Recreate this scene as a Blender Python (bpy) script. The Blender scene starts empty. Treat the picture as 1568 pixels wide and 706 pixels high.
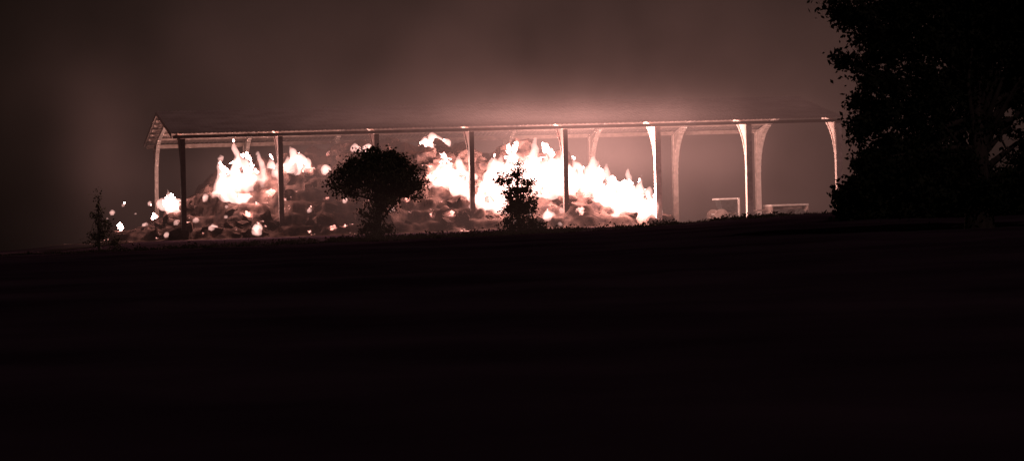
import bpy, bmesh, math, random, time
import numpy as np
from mathutils import Vector, noise, Matrix
random.seed(7); NR=np.random.RandomState(11)
R=random.random
def U(a,b): return a+(b-a)*R()
scene=bpy.context.scene
scene.view_settings.view_transform='Standard'
scene.view_settings.look='None'
scene.view_settings.exposure=0

# ------------------------------------------------------------ frame of reference (metres)
F=4500.0; CAMZ=1.7; ROLL=math.radians(1.2); TR=math.tan(ROLL)
X0,Y0=-20.5,184.0
TH=math.radians(12.2); C,S=math.cos(TH),math.sin(TH)
L=43.08; BAY=L/7; W=18.5; H=6.68; RISE=1.7
SL=0.0114
def B(u,v,w): return Vector((X0+C*u-S*v, Y0+S*u+C*v, 1.5+SL*u+w))
def uv_from_bearing(px,v):
    k=(px-784)/F
    return (k*(Y0+C*v)-X0+S*v)/(C-k*S)
def height_at(px,py,Y): return CAMZ+(353-py-TR*(px-784))*Y/F

def link(o,parent=None):
    scene.collection.objects.link(o)
    if parent: o.parent=parent
    return o
def empty(name,loc=(0,0,0)):
    e=bpy.data.objects.new(name,None); e.location=loc; e.empty_display_size=.5
    return link(e)
def mesh_obj(name,bm,mat,parent=None,smooth=False):
    me=bpy.data.meshes.new(name); bm.to_mesh(me); bm.free()
    if smooth:
        for p in me.polygons: p.use_smooth=True
    me.materials.append(mat)
    return link(bpy.data.objects.new(name,me),parent)
def pyd(name,vs,fs,mat,parent=None,smooth=False):
    me=bpy.data.meshes.new(name); me.from_pydata([tuple(v) for v in vs],[],fs); me.update()
    if smooth: me.polygons.foreach_set('use_smooth',[True]*len(me.polygons))
    me.materials.append(mat)
    return link(bpy.data.objects.new(name,me),parent)
def leaves(name,cen,siz,mat,parent=None):
    c=np.asarray(cen,dtype=np.float32); z=np.asarray(siz,dtype=np.float32)[:,None]; n=len(c)
    a=NR.normal(size=(n,3)); a/=np.linalg.norm(a,axis=1,keepdims=True)
    t=NR.normal(size=(n,3)); b=np.cross(a,t); b/=np.linalg.norm(b,axis=1,keepdims=True); cr=np.cross(a,b)
    V=np.stack([c-b*z*.5,c+cr*z*.27,c+b*z*.5,c-cr*z*.27],axis=1).reshape(-1,3).astype(np.float32)
    me=bpy.data.meshes.new(name); me.vertices.add(4*n); me.vertices.foreach_set('co',V.ravel())
    me.loops.add(4*n); me.loops.foreach_set('vertex_index',np.arange(4*n,dtype=np.int32))
    me.polygons.add(n); me.polygons.foreach_set('loop_start',np.arange(0,4*n,4,dtype=np.int32))
    me.update(calc_edges=True); me.materials.append(mat)
    return link(bpy.data.objects.new(name,me),parent)

# ------------------------------------------------------------ materials
def newmat(name):
    m=bpy.data.materials.new(name); m.use_nodes=True
    return m,m.node_tree.nodes,m.node_tree.links
def noisy(name,c1,c2,scale=3,rough=.9,bump=.3,detail=6,metal=0,stretch=(1,1,1),spec=.2):
    m,n,l=newmat(name); b=n['Principled BSDF']
    g=n.new('ShaderNodeNewGeometry'); mp=n.new('ShaderNodeMapping'); mp.inputs['Scale'].default_value=stretch
    t=n.new('ShaderNodeTexNoise'); t.inputs['Scale'].default_value=scale; t.inputs['Detail'].default_value=detail
    l.new(g.outputs['Position'],mp.inputs[0]); l.new(mp.outputs[0],t.inputs['Vector'])
    r=n.new('ShaderNodeValToRGB'); r.color_ramp.elements[0].position=.35; r.color_ramp.elements[1].position=.65
    r.color_ramp.elements[0].color=(*c1,1); r.color_ramp.elements[1].color=(*c2,1)
    l.new(t.outputs[0],r.inputs[0]); l.new(r.outputs[0],b.inputs['Base Color'])
    b.inputs['Roughness'].default_value=rough; b.inputs['Metallic'].default_value=metal
    b.inputs['Specular IOR Level'].default_value=spec
    if bump:
        bp=n.new('ShaderNodeBump'); bp.inputs['Strength'].default_value=bump; bp.inputs['Distance'].default_value=.05
        l.new(t.outputs[0],bp.inputs['Height']); l.new(bp.outputs[0],b.inputs['Normal'])
    return m
M_ground=noisy('damp_dark_soil',(.030,.016,.024),(.062,.038,.052),.12,1,.0,9,spec=0)
M_grass=noisy('grass_blades',(.012,.013,.008),(.03,.028,.015),2,1,0,spec=0)
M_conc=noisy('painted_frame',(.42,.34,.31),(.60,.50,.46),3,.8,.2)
M_silh=noisy('silhouette_frame',(.035,.020,.018),(.075,.045,.042),2.2,.9,.2)  # silhouette shade of the backlit front posts put into the colour
M_roof=noisy('sooty_roof_sheet',(.20,.15,.14),(.32,.25,.23),1.2,.9,.1,stretch=(.6,.6,.6))
M_purl=noisy('purlin_timber',(.22,.16,.14),(.35,.27,.24),3,.9,.2)
M_bark=noisy('bark',(.03,.022,.018),(.06,.045,.038),5,1,.6,stretch=(1,1,.3))
M_leaf=noisy('foliage',(.03,.032,.02),(.075,.07,.04),1.5,1,0,spec=0)
M_leafd=noisy('foliage_dark',(.010,.012,.008),(.032,.033,.02),1.0,1,0,spec=0)
M_steel=noisy('machine_paint',(.12,.085,.078),(.2,.155,.14),4,.7,.1)
M_pale=noisy('galvanised',(.3,.26,.24),(.42,.38,.36),4,.7,.1)
M_tyre=noisy('tyre_rubber',(.02,.02,.02),(.04,.04,.04),6,.9,.2)

def hay_mat():
    m=noisy('charred_hay',(.012,.008,.008),(.055,.034,.030),1.6,1,.8,10,spec=0)
    n,l=m.node_tree.nodes,m.node_tree.links; b=n['Principled BSDF']
    g=n.new('ShaderNodeNewGeometry')
    t=n.new('ShaderNodeTexNoise'); t.inputs['Scale'].default_value=.8; t.inputs['Detail'].default_value=5; t.inputs['Roughness'].default_value=.6
    l.new(g.outputs['Position'],t.inputs['Vector'])
    r=n.new('ShaderNodeMapRange'); r.inputs[1].default_value=.655; r.inputs[2].default_value=.72; r.inputs[3].default_value=0; r.inputs[4].default_value=4
    l.new(t.outputs[0],r.inputs[0])
    b.inputs['Emission Color'].default_value=(1,.40,.33,1)
    l.new(r.outputs[0],b.inputs['Emission Strength'])
    return m
M_hay=hay_mat()

# ------------------------------------------------------------ terrain
pts=[(-60,.70),(-28.7,.90),(-17.7,1.10),(-6.7,1.33),(2.4,1.54),(7.9,1.80),(11.6,2.04),(16.4,2.27),(22,2.38),(60,2.6)]
def crest(x):
    if x<=pts[0][0]: return pts[0][1]
    for (a,b),(c,d) in zip(pts,pts[1:]):
        if x<=c: return b+(d-b)*(x-a)/(c-a)
    return pts[-1][1]
def ss(t): t=max(0,min(1,t)); return t*t*(3-2*t)
def ground_z(x,y):
    c=crest(x)
    u=C*(x-X0)+S*(y-Y0)
    fl=1.5+SL*max(-20,min(60,u))
    fl=fl-(.45*ss((-2-u)/8))
    if y<165: z=c*max(0,y/165)**1.2
    elif y<178: z=c+(fl-c)*ss((y-165)/13)
    elif y<225: z=fl
    else: z=fl-(y-225)*.04-1.5*ss((y-225)/60)
    if abs(x)<70 and y<182:
        z+=.07*noise.noise(Vector((x*.35,y*.2,0)))+.04*noise.noise(Vector((x*1.3,y*.8,5)))
    return z
xs=[];x=0
while x<45: xs.append(x); x+=.5
st=.7
while x<1600: xs.append(x); x+=st; st*=1.25
xs=sorted(set([-a for a in xs]+xs))
ys=[-60,-30,-10]; y=0
while y<150: ys.append(y); y+=2
while y<185: ys.append(y); y+=.5
while y<230: ys.append(y); y+=2.5
st=4
while y<3500: ys.append(y); y+=st; st*=1.2
vs=[(a,b,ground_z(a,b)) for b in ys for a in xs]; nx=len(xs)
fs=[(j*nx+i,j*nx+i+1,(j+1)*nx+i+1,(j+1)*nx+i) for j in range(len(ys)-1) for i in range(nx-1)]
pyd('field_ground',vs,fs,M_ground,smooth=True)
vs=[];fs=[]
def blade(x,y,h,lean):
    z=ground_z(x,y)-.02; a=U(0,6.28); w=.02+.02*R()
    dx,dy=math.cos(a)*w,math.sin(a)*w; lx,ly=U(-lean,lean)*h,U(-lean,lean)*h
    i=len(vs); vs.extend([(x-dx,y-dy,z),(x+dx,y+dy,z),(x+lx,y+ly,z+h)]); fs.append((i,i+1,i+2))
for k in range(2000):
    x=U(-36,26); y=U(161,168)
    h0=.05+.10*R()**2+.14*max(0,noise.noise(Vector((x*.5,y*.3,3))))
    for q in range(6): blade(x+U(-.2,.2),y+U(-.2,.2),h0*U(.6,1.3),.6)
pyd('grass',vs,fs,M_grass)
# ------------------------------------------------------------ barn
barn=empty('open_hay_barn',(0,0,0))
def add_prism(bm,quad0,quad1):
    a=[bm.verts.new(p) for p in quad0]; b=[bm.verts.new(p) for p in quad1]; n=len(a)
    bm.faces.new(a[::-1]); bm.faces.new(b)
    for i in range(n): bm.faces.new((a[i],a[(i+1)%n],b[(i+1)%n],b[i]))
def boxB(bm,u0,u1,v0,v1,w0,w1):
    add_prism(bm,[B(u0,v0,w0),B(u1,v0,w0),B(u1,v1,w0),B(u0,v1,w0)],[B(u0,v0,w1),B(u1,v0,w1),B(u1,v1,w1),B(u0,v1,w1)])
tilt=RISE/(W/2)
for i in range(8):
    u=i*BAY; bm=bmesh.new(); bs=bmesh.new(); hw=.14 if i<=4 else .175
    d=.38
    def piece(poly,h=hw,b_=None):
        add_prism(b_ or bm,[B(u-h,v,w) for v,w in poly],[B(u+h,v,w) for v,w in poly])
    top=H-.32
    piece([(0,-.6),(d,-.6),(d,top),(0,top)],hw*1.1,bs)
    piece([(W-d,-.6),(W,-.6),(W,top),(W-d,top)])
    piece([(0,top+.002),(d,top+.002),(W/2,top+RISE-.30),(W/2,top+RISE+.02)],hw*.85)
    piece([(W,top+.002),(W/2,top+RISE+.02),(W/2,top+RISE-.30),(W-d,top+.002)],hw*.85)
    for sgn,vo in ((1,d),(-1,W-d)):
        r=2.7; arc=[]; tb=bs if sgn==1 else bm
        for k in range(11):
            a=math.pi/2*k/10
            v_=r-r*math.cos(a); ww=-r+r*math.sin(a)
            arc.append((vo+sgn*v_*.98, top+ww+tilt*v_-.05))
        for k in range(10): piece([(vo,top-.012),arc[k],arc[k+1]],hw*.5,tb)
        for k in range(10):
            p0,p1=arc[k],arc[k+1]; t=.12
            piece([p0,(p0[0]+sgn*t,p0[1]-t*.6),(p1[0]+sgn*t*.4,p1[1]-t),p1],hw*.9,tb)
    for b_ in (bm,bs): bmesh.ops.recalc_face_normals(b_,faces=b_.faces)
    mesh_obj('portal_frame_%d'%(i+1),bm,M_conc,barn)
    mesh_obj('front_post_%d'%(i+1),bs,M_silh if i<=4 else M_conc,barn)
bm=bmesh.new()
boxB(bm,-.6,L+.2,W+.01,W+.12,H-.36,H-.10)
mesh_obj('rear_eave_beam',bm,M_purl,barn)
bm=bmesh.new()
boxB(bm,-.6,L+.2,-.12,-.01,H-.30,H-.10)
mesh_obj('front_eave_beam',bm,M_silh,barn)
bm=bmesh.new()
for k in range(1,7):
    for sgn in (0,1):
        v=(W/2)*k/6.6+.3
        w=H-.02+tilt*v-.22+.08
        v_=v if not sgn else W-v
        boxB(bm,-.6,L+.2,v_-.06,v_+.06,w-.02,w+.13)
mesh_obj('purlins',bm,M_purl,barn)
vs=[];fs=[]
n=int((L+1.0)/.1)
prof=[(-.3,H-.02-.3*tilt+.07),(W/2,H+RISE+.07),(W+.3,H-.02-.3*tilt+.07)]
for i in range(n+1):
    u=-.7+i*.1; cz=.02*math.sin(i*2.1)
    for v,w in prof: vs.append(B(u,v,w+cz))
for i in range(n):
    for k in range(2): a=i*3+k; fs.append((a,a+1,a+4,a+3))
roof=pyd('roof_sheets',vs,fs,M_roof,barn); sm=roof.modifiers.new('thick','SOLIDIFY'); sm.thickness=.05
bm=bmesh.new()
for a,b in (((-.3,H-.3*tilt),(W/2,H+RISE)),((W/2,H+RISE),(W+.3,H-.3*tilt))):
    add_prism(bm,[B(-.76,a[0],a[1]-.16),B(-.72,a[0],a[1]-.16),B(-.72,a[0],a[1]+.12),B(-.76,a[0],a[1]+.12)],
                 [B(-.76,b[0],b[1]-.16),B(-.72,b[0],b[1]-.16),B(-.72,b[0],b[1]+.12),B(-.76,b[0],b[1]+.12)])
mesh_obj('bargeboards',bm,M_purl,barn)
# ------------------------------------------------------------ burning hay pile
prof_px=[(150,.0),(175,.4),(235,.8),(262,1.7),(300,2.8),(350,4.0),(400,4.7),(470,5.0),(540,5.6),(620,5.6),(700,5.2),(800,5.0),(860,4.5),(900,3.2),(960,2.0),(1000,.8),(1020,0)]
prof_u=[(uv_from_bearing(p,7),h) for p,h in prof_px]
def prof(u):
    if u<=prof_u[0][0] or u>=prof_u[-1][0]: return 0
    for (a,b),(c,d) in zip(prof_u,prof_u[1:]):
        if u<=c: return b+(d-b)*(u-a)/(c-a)
    return 0
def pile_h(u,v):
    p=prof(u)
    f=ss((v+2.5)/8.5)*ss((15.5-v)/3.5)
    n1=noise.noise(Vector((u*.45,v*.45,1)))*1.0+noise.noise(Vector((u*1.1,v*1.1,9)))*.5+noise.noise(Vector((u*2.6,v*2.6,3)))*.25
    h=p*f+n1*min(1,p*f)
    st=.75; q=math.floor(h/st)*st; fr=(h-q)/st
    h=q+st*(.55*ss((fr-.25)/.5)+.45*fr)
    return h-.03
du=.16
us=[-8+i*du for i in range(int(42/du))]; vv=[-3+i*du for i in range(int(19/du))]
vs=[B(u,v,pile_h(u,v)) for v in vv for u in us]; nx=len(us)
fs=[(j*nx+i,j*nx+i+1,(j+1)*nx+i+1,(j+1)*nx+i) for j in range(len(vv)-1) for i in range(nx-1)]
pile=empty('burning_hay_pile')
pyd('hay_mound',vs,fs,M_hay,pile,smooth=True)
vs=[];fs=[]
def gridbox(M):
    idx={}
    for a in range(4):
        for b in range(4):
            for c in range(4):
                if a in(0,3) or b in(0,3) or c in(0,3):
                    p=Vector((a/3-.5,b/3-.5,c/3-.5)); 
                    k=sum(1 for q in(a,b,c) if q in(0,3))
                    p*= (1,1,.94,.86)[k]
                    p=M@p; p+=noise.noise_vector(p*2.5)*.2
                    idx[(a,b,c)]=len(vs); vs.append(p)
    for s_ in(0,3):
        for a in range(3):
            for b in range(3):
                for f in (lambda i,j:(s_,i,j),lambda i,j:(i,s_,j),lambda i,j:(i,j,s_)):
                    fs.append((idx[f(a,b)],idx[f(a+1,b)],idx[f(a+1,b+1)],idx[f(a,b+1)]))
for k in range(260):
    u=U(-4,31); v=U(-2.2,9); h=pile_h(u,v)
    if h<.35: continue
    l,w,t=U(.6,1.5),U(.5,.9),U(.35,.6)
    gridbox(Matrix.Translation(B(u,v,h+U(-.35,.0)))@Matrix.Rotation(U(0,3.14),4,'Z')@Matrix.Rotation(U(-.5,.5),4,'X')@Matrix.Rotation(U(-.5,.5),4,'Y')@Matrix.Diagonal((l,w,t,1)))
pyd('hay_bales',vs,fs,M_hay,pile)
# ------------------------------------------------------------ fire (one mesh volume of flame tongues)
fire=empty('fire')
spots=[ # bearing, top, bottom, width
(265,284,325,38),(256,298,322,22),(276,300,318,16),(316,292,306,14),(345,236,300,28),(335,258,300,18),(372,203,285,28),(362,224,292,38),(385,236,284,28),(350,280,308,56),
(404,226,285,20),(420,232,258,16),(428,238,280,14),(458,220,264,32),(446,236,264,26),(474,238,266,28),(384,272,292,26),(502,248,262,14),
(545,218,230,16),(566,218,230,20),(668,197,222,36),(655,206,222,20),(684,210,222,26),
(688,228,286,42),(712,236,288,40),(672,248,284,30),(700,255,298,48),(658,276,288,16),(722,284,306,32),(742,288,316,28),
(752,230,322,36),(768,234,308,50),(785,208,302,46),(804,214,300,52),(824,206,298,52),(846,212,298,52),(862,226,294,38),(760,284,326,44),(838,245,302,72),
(888,232,288,38),(905,236,296,44),(924,242,308,44),(942,248,314,42),(960,254,322,42),(978,264,330,42),(994,278,336,34),(1003,294,338,26),(915,262,306,50),(955,275,326,56),(980,290,336,48),
(395,340,356,24),(475,310,324,16),(184,338,350,10),(328,338,350,22),(378,320,334,14),(415,288,298,10),(528,301,308,8),(528,339,348,8),(692,321,330,12),(722,308,318,12),
(838,316,334,18),(860,314,326,12),(946,318,332,12),(255,352,360,8),(172,319,326,6),(190,308,314,6),(232,305,314,7),(345,326,333,7),(300,331,338,7),(812,320,328,8),(828,332,342,7),(640,262,274,9),(625,300,308,7),(440,300,306,7),(246,340,348,7),(600,316,322,5),(505,228,236,5),
(165,330,335,4),(208,322,327,4),(222,340,345,4),(285,345,350,5),(310,352,357,5),(362,345,350,5),(350,312,317,6),(272,336,341,5),(430,318,323,4),(498,300,305,5),(510,345,349,4),(660,325,330,5),(705,328,333,5),(790,334,339,5),(858,336,344,6),(392,306,312,6),(236,326,332,5)]
bm=bmesh.new()
def tongue(p,h,r):
    nseg=9; ns=8; rings=[]
    ph=U(0,6.28); am=U(.08,.22)*h*.5; lx=U(-.2,.1)*h
    for i in range(nseg):
        t=i/(nseg-1)
        rr=r*(math.sin(math.pi*min(1,(t*.72+.2)))**.8)*(1-t**2.6)+.02
        cx=lx*t*t+am*t*math.sin(ph+t*4.5); cy=am*t*math.cos(ph*1.3+t*4)
        ring=[bm.verts.new((p.x+cx+rr*math.cos(a),p.y+cy+rr*math.sin(a),p.z+h*t)) for a in [2*math.pi*k/ns for k in range(ns)]]
        rings.append(ring)
    bm.faces.new(rings[0][::-1]); bm.faces.new(rings[-1])
    for a,b in zip(rings,rings[1:]):
        for k in range(ns): bm.faces.new((a[k],a[(k+1)%ns],b[(k+1)%ns],b[k]))
lights=[]
for px,yt,yb,wp in spots:
    v=-2.4
    while v<9:
        u=uv_from_bearing(px,v); P=B(u,v,0); w=height_at(px,yb,P.y)-P.z
        if w<=pile_h(u,v)+.05: break
        v+=.15
    if v>=9: v=7.5
    v-=.1
    u=uv_from_bearing(px,v); P=B(u,v,0); z=height_at(px,yb,P.y); sc=P.y/F
    hh=(yb-yt)*sc; ww=wp*sc
    area=(yb-yt)*wp
    if area>700 : lights.append((Vector((P.x,P.y,z+hh*.45)),area))
    nt=max(1,int(ww*hh*1.2)+1)
    tongue(Vector((P.x,P.y,z-.1)),hh*.98,max(.10,ww*.32))
    for k in range(nt):
        dx=U(-.5,.5)*ww; f=1-abs(dx)/ww*1.0
        r=max(.07,min(.8,ww*U(.2,.34)))
        b0=U(0,.3)*hh
        h=(hh-b0)*f*U(.55,.98)
        tongue(Vector((P.x+dx,P.y+U(-.4,.6)*min(1,ww),z+b0-.1)),max(.2,h),r)
me=bpy.data.meshes.new('tmp'); bm.to_mesh(me); bm.free()
tmp=link(bpy.data.objects.new('tmp',me))
rm=tmp.modifiers.new('r','REMESH'); rm.mode='VOXEL'; rm.voxel_size=.10
bpy.context.view_layer.update()
dg=bpy.context.evaluated_depsgraph_get()
me2=bpy.data.meshes.new_from_object(tmp.evaluated_get(dg))
bpy.data.objects.remove(tmp)
for vtx in me2.vertices:
    c=vtx.co.copy(); q=Vector((c.x*1.1,c.y*1.1,c.z*.8)); q2=Vector((c.x*3.2,c.y*3.2,c.z*2.0))
    d=noise.noise(q)*.42+noise.noise(q2)*.17
    n_=vtx.normal; vtx.co=c+Vector((n_.x,n_.y,n_.z*.8))*d
mf,n,l=newmat('flame_volume'); n.clear()
o=n.new('ShaderNodeOutputMaterial'); e=n.new('ShaderNodeEmission'); e.inputs[0].default_value=(1,.52,.45,1); e.inputs[1].default_value=2.9
l.new(e.outputs[0],o.inputs['Volume'])
me2.materials.clear(); me2.materials.append(mf); me2.name='flames'
fo=link(bpy.data.objects.new('flames',me2),fire)
lights.sort(key=lambda a:a[0].x)
grp=[];cur=[]
for p,a in lights:
    if cur and p.x-cur[0][0].x>2.6: grp.append(cur); cur=[]
    cur.append((p,a))
grp.append(cur)
tot=sum(a for _,a in lights)
for i,g_ in enumerate(grp):
    a=sum(q for _,q in g_); p=Vector((0,0,0))
    for pp,q in g_: p+=pp*q/a
    ld=bpy.data.lights.new('flame_light_%d'%i,'POINT'); ld.energy=36000*a/tot; ld.color=(1,.57,.48); ld.shadow_soft_size=.35
    lo=bpy.data.objects.new('flame_light_%d'%i,ld); lo.location=p+Vector((0,0,.2)); link(lo,fire)

# ------------------------------------------------------------ smoke, firelight put in as its own emission
ms,n,l=newmat('smoke_glow_volume'); n.clear()
o=n.new('ShaderNodeOutputMaterial'); g=n.new('ShaderNodeNewGeometry')
def mth(op,a,b=None):
    m=n.new('ShaderNodeMath'); m.operation=op
    for i,x in enumerate((a,b)):
        if x is None: continue
        if isinstance(x,(int,float)): m.inputs[i].default_value=x
        else: l.new(x,m.inputs[i])
    return m.outputs[0]
def gauss(c,s,amp):
    a=n.new('ShaderNodeVectorMath'); a.operation='SUBTRACT'; l.new(g.outputs['Position'],a.inputs[0]); a.inputs[1].default_value=c
    b=n.new('ShaderNodeVectorMath'); b.operation='DIVIDE'; l.new(a.outputs[0],b.inputs[0]); b.inputs[1].default_value=s
    d=n.new('ShaderNodeVectorMath'); d.operation='DOT_PRODUCT'; l.new(b.outputs[0],d.inputs[0]); l.new(b.outputs[0],d.inputs[1])
    return mth('MULTIPLY',mth('EXPONENT',mth('MULTIPLY',d.outputs['Value'],-1)),amp)
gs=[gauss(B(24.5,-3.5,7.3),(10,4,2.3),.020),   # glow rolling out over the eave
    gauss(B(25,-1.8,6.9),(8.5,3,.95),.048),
    gauss(B(23,-5,9.5),(25,5,7),.0062),        # broad smoke glow, added to lift the roof to sky tone
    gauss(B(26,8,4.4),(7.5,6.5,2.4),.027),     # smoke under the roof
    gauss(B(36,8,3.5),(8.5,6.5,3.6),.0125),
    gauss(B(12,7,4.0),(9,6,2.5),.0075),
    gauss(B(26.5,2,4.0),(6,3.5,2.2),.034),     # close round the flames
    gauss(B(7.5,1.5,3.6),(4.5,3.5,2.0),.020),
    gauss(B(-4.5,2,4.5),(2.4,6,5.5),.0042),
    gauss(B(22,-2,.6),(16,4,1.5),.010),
    gauss((3,163,2.0),(22,4.5,2.6),.0011)]  # added mist glow, lifts the dark trees at the crest
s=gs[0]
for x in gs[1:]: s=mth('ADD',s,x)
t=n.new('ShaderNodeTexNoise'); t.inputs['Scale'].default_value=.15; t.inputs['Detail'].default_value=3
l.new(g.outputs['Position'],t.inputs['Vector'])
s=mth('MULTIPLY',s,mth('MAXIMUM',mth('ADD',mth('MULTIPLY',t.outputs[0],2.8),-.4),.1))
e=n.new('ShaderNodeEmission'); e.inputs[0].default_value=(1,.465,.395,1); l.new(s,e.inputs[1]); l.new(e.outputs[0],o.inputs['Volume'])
ms.cycles.volume_step_rate=1.8
bm=bmesh.new(); bmesh.ops.create_cube(bm,size=1,matrix=Matrix.Translation((2,183,11))@Matrix.Diagonal((100,56,26,1)))
mesh_obj('smoke',bm,ms)

# ------------------------------------------------------------ trees
def tube(vs,fs,pts_,rads,ns=6):
    base=len(vs)
    for i,(p,r) in enumerate(zip(pts_,rads)):
        d=(pts_[min(i+1,len(pts_)-1)]-pts_[max(i-1,0)]).normalized()
        a=d.orthogonal().normalized(); b=d.cross(a)
        for k in range(ns):
            t=2*math.pi*k/ns; vs.append(p+a*math.cos(t)*r+b*math.sin(t)*r)
    for i in range(len(pts_)-1):
        for k in range(ns):
            a=base+i*ns+k; b=base+i*ns+(k+1)%ns
            fs.append((a,b,b+ns,a+ns))
def tree(name,base,trunk_h,tr,blobs,nclump,perclump,cs,leaf,mat,nbr=26,lean=(0,0)):
    par=empty(name,base)
    vs=[];fs=[]
    top=Vector((lean[0],lean[1],trunk_h))
    tp=[Vector((0,0,-.3)),top*.3+Vector((U(-.1,.1),U(-.1,.1),0))*trunk_h*.1,top*.65+Vector((U(-.1,.1),U(-.1,.1),0))*trunk_h*.1,top]
    tube(vs,fs,tp,[tr*1.5,tr,tr*.8,tr*.5],8)
    tot=sum(b[1][0]*b[1][1]*b[1][2] for b in blobs)
    cl=[]
    for c,r in blobs:
        k=max(3,int(nclump*r[0]*r[1]*r[2]/tot))
        for q in range(k):
            d=Vector((random.gauss(0,1),random.gauss(0,1),random.gauss(0,1))).normalized()*(R()**.42)*U(.85,1.1)
            cl.append(Vector(c)+Vector((d.x*r[0],d.y*r[1],d.z*r[2])))
    for q in range(nbr):
        e_=random.choice(cl); s_=tp[1].lerp(tp[3],R()) 
        m_=s_.lerp(e_,.5)+Vector((U(-1,1),U(-1,1),U(0,1)))*(e_-s_).length*.12
        pp=[s_,s_.lerp(m_,.5)+Vector((0,0,.03)),m_,m_.lerp(e_,.6),e_]
        r0=tr*U(.2,.42); tube(vs,fs,pp,[r0,r0*.8,r0*.55,r0*.35,r0*.12],5)
    pyd('trunk_and_limbs',vs,fs,M_bark,par,True)
    cen=[];siz=[]
    for c in cl:
        n_=int(perclump*U(.4,1.4)); s_=cs*U(.6,1.3)
        cen.append(NR.normal(size=(n_,3))*[s_,s_,s_*.7]+np.array(c)); siz.append(NR.uniform(.6,1.4,n_)*leaf)
    leaves('foliage',np.concatenate(cen),np.concatenate(siz),mat,par)
def at(px,Y): x=(px-784)/F*Y; return (x,Y,ground_z(x,Y))
b=at(580,168)
tree('hawthorn_tree',b,2.6,.2,[((0,0,3.7),(2.0,1.6,1.35)),((-1.7,0,3.5),(1.15,1.2,.9)),((-1.9,0,2.7),(.7,.8,.5)),((1.6,.2,3.5),(1.2,1.2,1.0)),((2.1,0,2.7),(.55,.7,.5)),((-.6,0,4.5),(1.0,1,.7)),((.9,0,4.4),(.9,1,.55)),((.6,0,2.3),(1.0,1,.8)),((-.3,0,1.4),(.7,.7,1.0)),((-.2,0,.4),(1.2,.9,.6))],
     340,56,.22,.18,M_leaf,40)
b=at(795,167)
tree('young_conifer_tree',b,3.8,.09,[((-.05,0,3.85),(.25,.3,.4)),((.1,0,3.3),(.55,.4,.4)),((-.4,0,3.4),(.35,.3,.25)),((.6,0,2.9),(.5,.4,.4)),((-.8,0,3.0),(.6,.4,.45)),((0,0,2.4),(1.1,.6,.7)),((.2,0,1.5),(.95,.6,.6)),((-.3,0,1.3),(.8,.6,.5)),((0,0,.6),(1.2,.7,.5)),((.9,0,.3),(.9,.6,.3)),((-.9,0,.15),(.7,.5,.3))],
     260,36,.14,.15,M_leaf,24)
b=at(152,170)
tree('elder_shrub',b,2.9,.07,[((-.1,0,3.2),(.25,.2,.5)),((0,0,2.2),(.35,.3,.6)),((.3,0,1.4),(.5,.4,.5)),((-.1,0,.7),(.6,.5,.6)),((.8,0,.4),(.6,.4,.35))],80,20,.15,.14,M_leaf,18)
cen=[];siz=[]
for k in range(170):
    x=random.choice([U(-22,22),U(-10,4)]); y=U(164,170); z=ground_z(x,y)
    rr=U(.12,.34); o_=NR.normal(size=(36,3))*[rr*1.3,rr,rr*.4]; o_[:,2]=abs(o_[:,2])
    cen.append(o_+[x,y,z]); siz.append(NR.uniform(.12,.24,36))
leaves('bramble_undergrowth',np.concatenate(cen),np.concatenate(siz),M_leafd)
Yt=112; b=at(1500,Yt); q=Yt/F
def lo(px,py): return ((px-1500)*q,U(-.5,.5),height_at(px,py,Yt)-b[2])
bl=[]
for px,py,rx,rz in [(1390,15,92,45),(1500,-40,150,70),(1350,70,55,34),(1430,70,80,44),(1345,128,48,28),(1430,140,80,34),(1540,70,110,70),(1400,195,90,30),(1335,190,38,26),(1500,140,80,30),(1500,185,60,16),(1600,150,60,90),(1420,245,110,34),(1620,20,120,120),(1350,250,62,30),(1310,20,22,18),(1590,260,60,40),(1400,290,110,40),(1330,160,30,20),(1500,290,90,30),(1285,4,16,10),(1300,95,14,10)]:
    bl.append((lo(px,py),(rx*q,max(1.2,rx*q*.6),rz*q)))
tree('oak_tree',b,6.5,.42,bl,1150,120,.28,.20,M_leafd,70)
cen=[];siz=[]
for k in range(1500):
    px=U(1290,1760); Y=U(138,146); x=(px-784)/F*Y; z0=ground_z(x,Y)
    top=height_at(px,266+10*math.sin(px*.05)+6*math.sin(px*.13),Y)-z0
    if px<1310: top*=.75
    cen.append(NR.normal(size=(26,3))*[.3,.3,.22]+[x,Y,z0+U(0,1)*top]); siz.append(NR.uniform(.2,.4,26))
leaves('hedge',np.concatenate(cen),np.concatenate(siz),M_leafd)
# ------------------------------------------------------------ farm machinery in the empty bays
def wheel(bm,c,r,w,axis):
    ax=axis.normalized(); rot=Vector((0,0,1)).rotation_difference(ax).to_matrix().to_4x4()
    bmesh.ops.create_cone(bm,cap_ends=True,segments=24,radius1=r,radius2=r,depth=w,matrix=Matrix.Translation(c)@rot)
    bmesh.ops.create_cone(bm,cap_ends=True,segments=16,radius1=r*.5,radius2=r*.45,depth=w*1.15,matrix=Matrix.Translation(c)@rot)
tr_=empty('flatbed_trailer'); v=8; u0=uv_from_bearing(1176,v); u1=uv_from_bearing(1232,v)
bm=bmesh.new(); boxB(bm,u0,u1,v-1,v+1,1.0,1.12)
mesh_obj('bed',bm,M_pale,tr_)
bm=bmesh.new(); boxB(bm,u0,u0+.08,v-1,v+1,.55,.998); boxB(bm,u1-.08,u1,v-1,v+1,.55,.998); boxB(bm,u0+.3,u1-.3,v-.5,v-.4,.8,.998); boxB(bm,u0+.3,u1-.3,v+.4,v+.5,.8,.998); boxB(bm,u0-1.0,u0-.002,v-.06,v+.06,.7,.8)
mesh_obj('chassis',bm,M_steel,tr_)
bm=bmesh.new()
for uu in (u0+.6,u1-.6):
    for v_ in (v-1.0,v+1.0): wheel(bm,B(uu,v_,.38),.38,.25,Vector((-S,C,0)))
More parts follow.
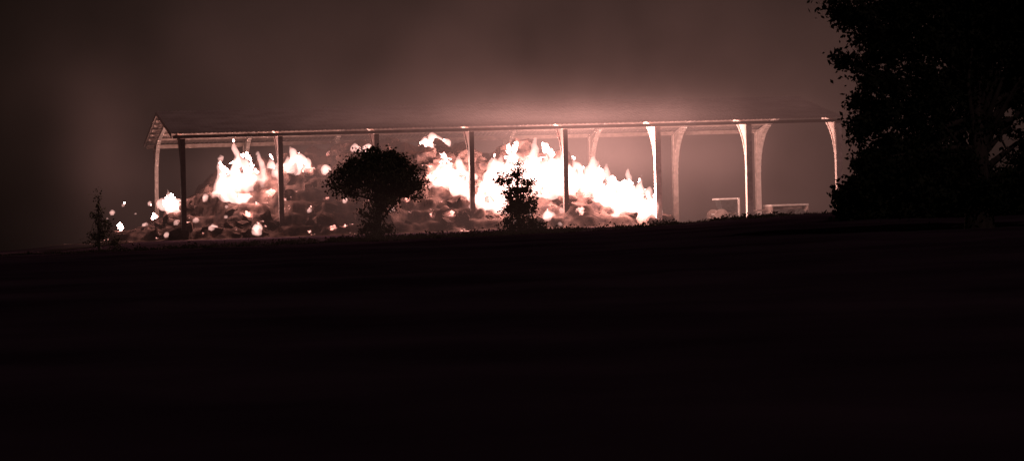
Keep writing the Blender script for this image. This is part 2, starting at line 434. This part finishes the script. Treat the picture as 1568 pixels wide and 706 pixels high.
mesh_obj('wheels',bm,M_tyre,tr_)
sp=empty('fertiliser_spreader'); v=8; uc=uv_from_bearing(1112,v)
bm=bmesh.new()
add_prism(bm,[B(uc-.35,v-.5,.75),B(uc+.5,v-.5,.75),B(uc+.5,v+.5,.75),B(uc-.35,v+.5,.75)],[B(uc-.6,v-.8,1.55),B(uc+.7,v-.8,1.55),B(uc+.7,v+.8,1.55),B(uc-.6,v+.8,1.55)])
mesh_obj('hopper',bm,M_tyre,sp)
bm=bmesh.new(); boxB(bm,uc-.7,uc+.75,v-.85,v+.85,1.552,1.66)
mesh_obj('hopper_rim',bm,M_pale,sp)
bm=bmesh.new(); boxB(bm,uc+.6,uc+.72,v-.95,v-.86,0,1.6); boxB(bm,uc+.6,uc+.72,v+.86,v+.95,0,1.6); boxB(bm,uc-.9,uc+.6,v-.45,v-.38,.55,.65); boxB(bm,uc-.9,uc+.6,v+.38,v+.45,.55,.65)
mesh_obj('frame',bm,M_pale,sp)
bm=bmesh.new()
for v_ in (v-.95,v+.95): wheel(bm,B(uc-.6,v_,.48),.45,.25,Vector((-S,C,0)))
mesh_obj('wheels',bm,M_steel,sp)

# ------------------------------------------------------------ sky / added fill lamp
w=bpy.data.worlds.new('World'); scene.world=w; w.use_nodes=True
n,l=w.node_tree.nodes,w.node_tree.links; n.clear()
out=n.new('ShaderNodeOutputWorld'); sky=n.new('ShaderNodeTexSky'); sky.sky_type='NISHITA'; sky.sun_disc=False
sky.sun_elevation=math.radians(4); sky.sun_rotation=math.radians(200)
b1=n.new('ShaderNodeBackground'); b1.inputs[1].default_value=.0003; l.new(sky.outputs[0],b1.inputs[0])
tc=n.new('ShaderNodeTexCoord')
dp=n.new('ShaderNodeVectorMath'); dp.operation='DOT_PRODUCT'; l.new(tc.outputs['Generated'],dp.inputs[0]); dp.inputs[1].default_value=Vector((.06,1,.03)).normalized()
mr=n.new('ShaderNodeMapRange'); mr.interpolation_type='SMOOTHSTEP'; mr.inputs[1].default_value=.965; mr.inputs[2].default_value=1.0; mr.inputs[3].default_value=.12; mr.inputs[4].default_value=1.0
l.new(dp.outputs['Value'],mr.inputs[0])
nt=n.new('ShaderNodeTexNoise'); nt.inputs['Scale'].default_value=14; nt.inputs['Detail'].default_value=5; l.new(tc.outputs['Generated'],nt.inputs['Vector'])
mm=n.new('ShaderNodeMath'); mm.operation='MULTIPLY_ADD'; l.new(nt.outputs[0],mm.inputs[0]); mm.inputs[1].default_value=1.0; mm.inputs[2].default_value=.5
m2=n.new('ShaderNodeMath'); m2.operation='MULTIPLY'; l.new(mm.outputs[0],m2.inputs[0]); l.new(mr.outputs[0],m2.inputs[1])
b2=n.new('ShaderNodeBackground'); b2.inputs[0].default_value=(.019,.0105,.0092,1); l.new(m2.outputs[0],b2.inputs[1])
ad=n.new('ShaderNodeAddShader'); l.new(b1.outputs[0],ad.inputs[0]); l.new(b2.outputs[0],ad.inputs[1]); l.new(ad.outputs[0],out.inputs[0])
sd=bpy.data.lights.new('ground_fill','SUN'); sd.energy=.24; sd.angle=math.radians(.5); sd.color=(1,.68,.70)  # added fill lamp without a known moon, lifts the field and roof
so=bpy.data.objects.new('ground_fill',sd); so.rotation_euler=(math.radians(50),0,math.radians(20)); link(so)

# ------------------------------------------------------------ camera
cd=bpy.data.cameras.new('camera'); cd.lens=36*F/1568; cd.sensor_width=36; cd.clip_end=6000; cd.clip_start=.5
co=bpy.data.objects.new('camera',cd); link(co)
co.matrix_world=Matrix.Translation((0,0,CAMZ))@Matrix.Rotation(math.radians(90),4,'X')@Matrix.Rotation(-ROLL,4,'Z')
scene.camera=co
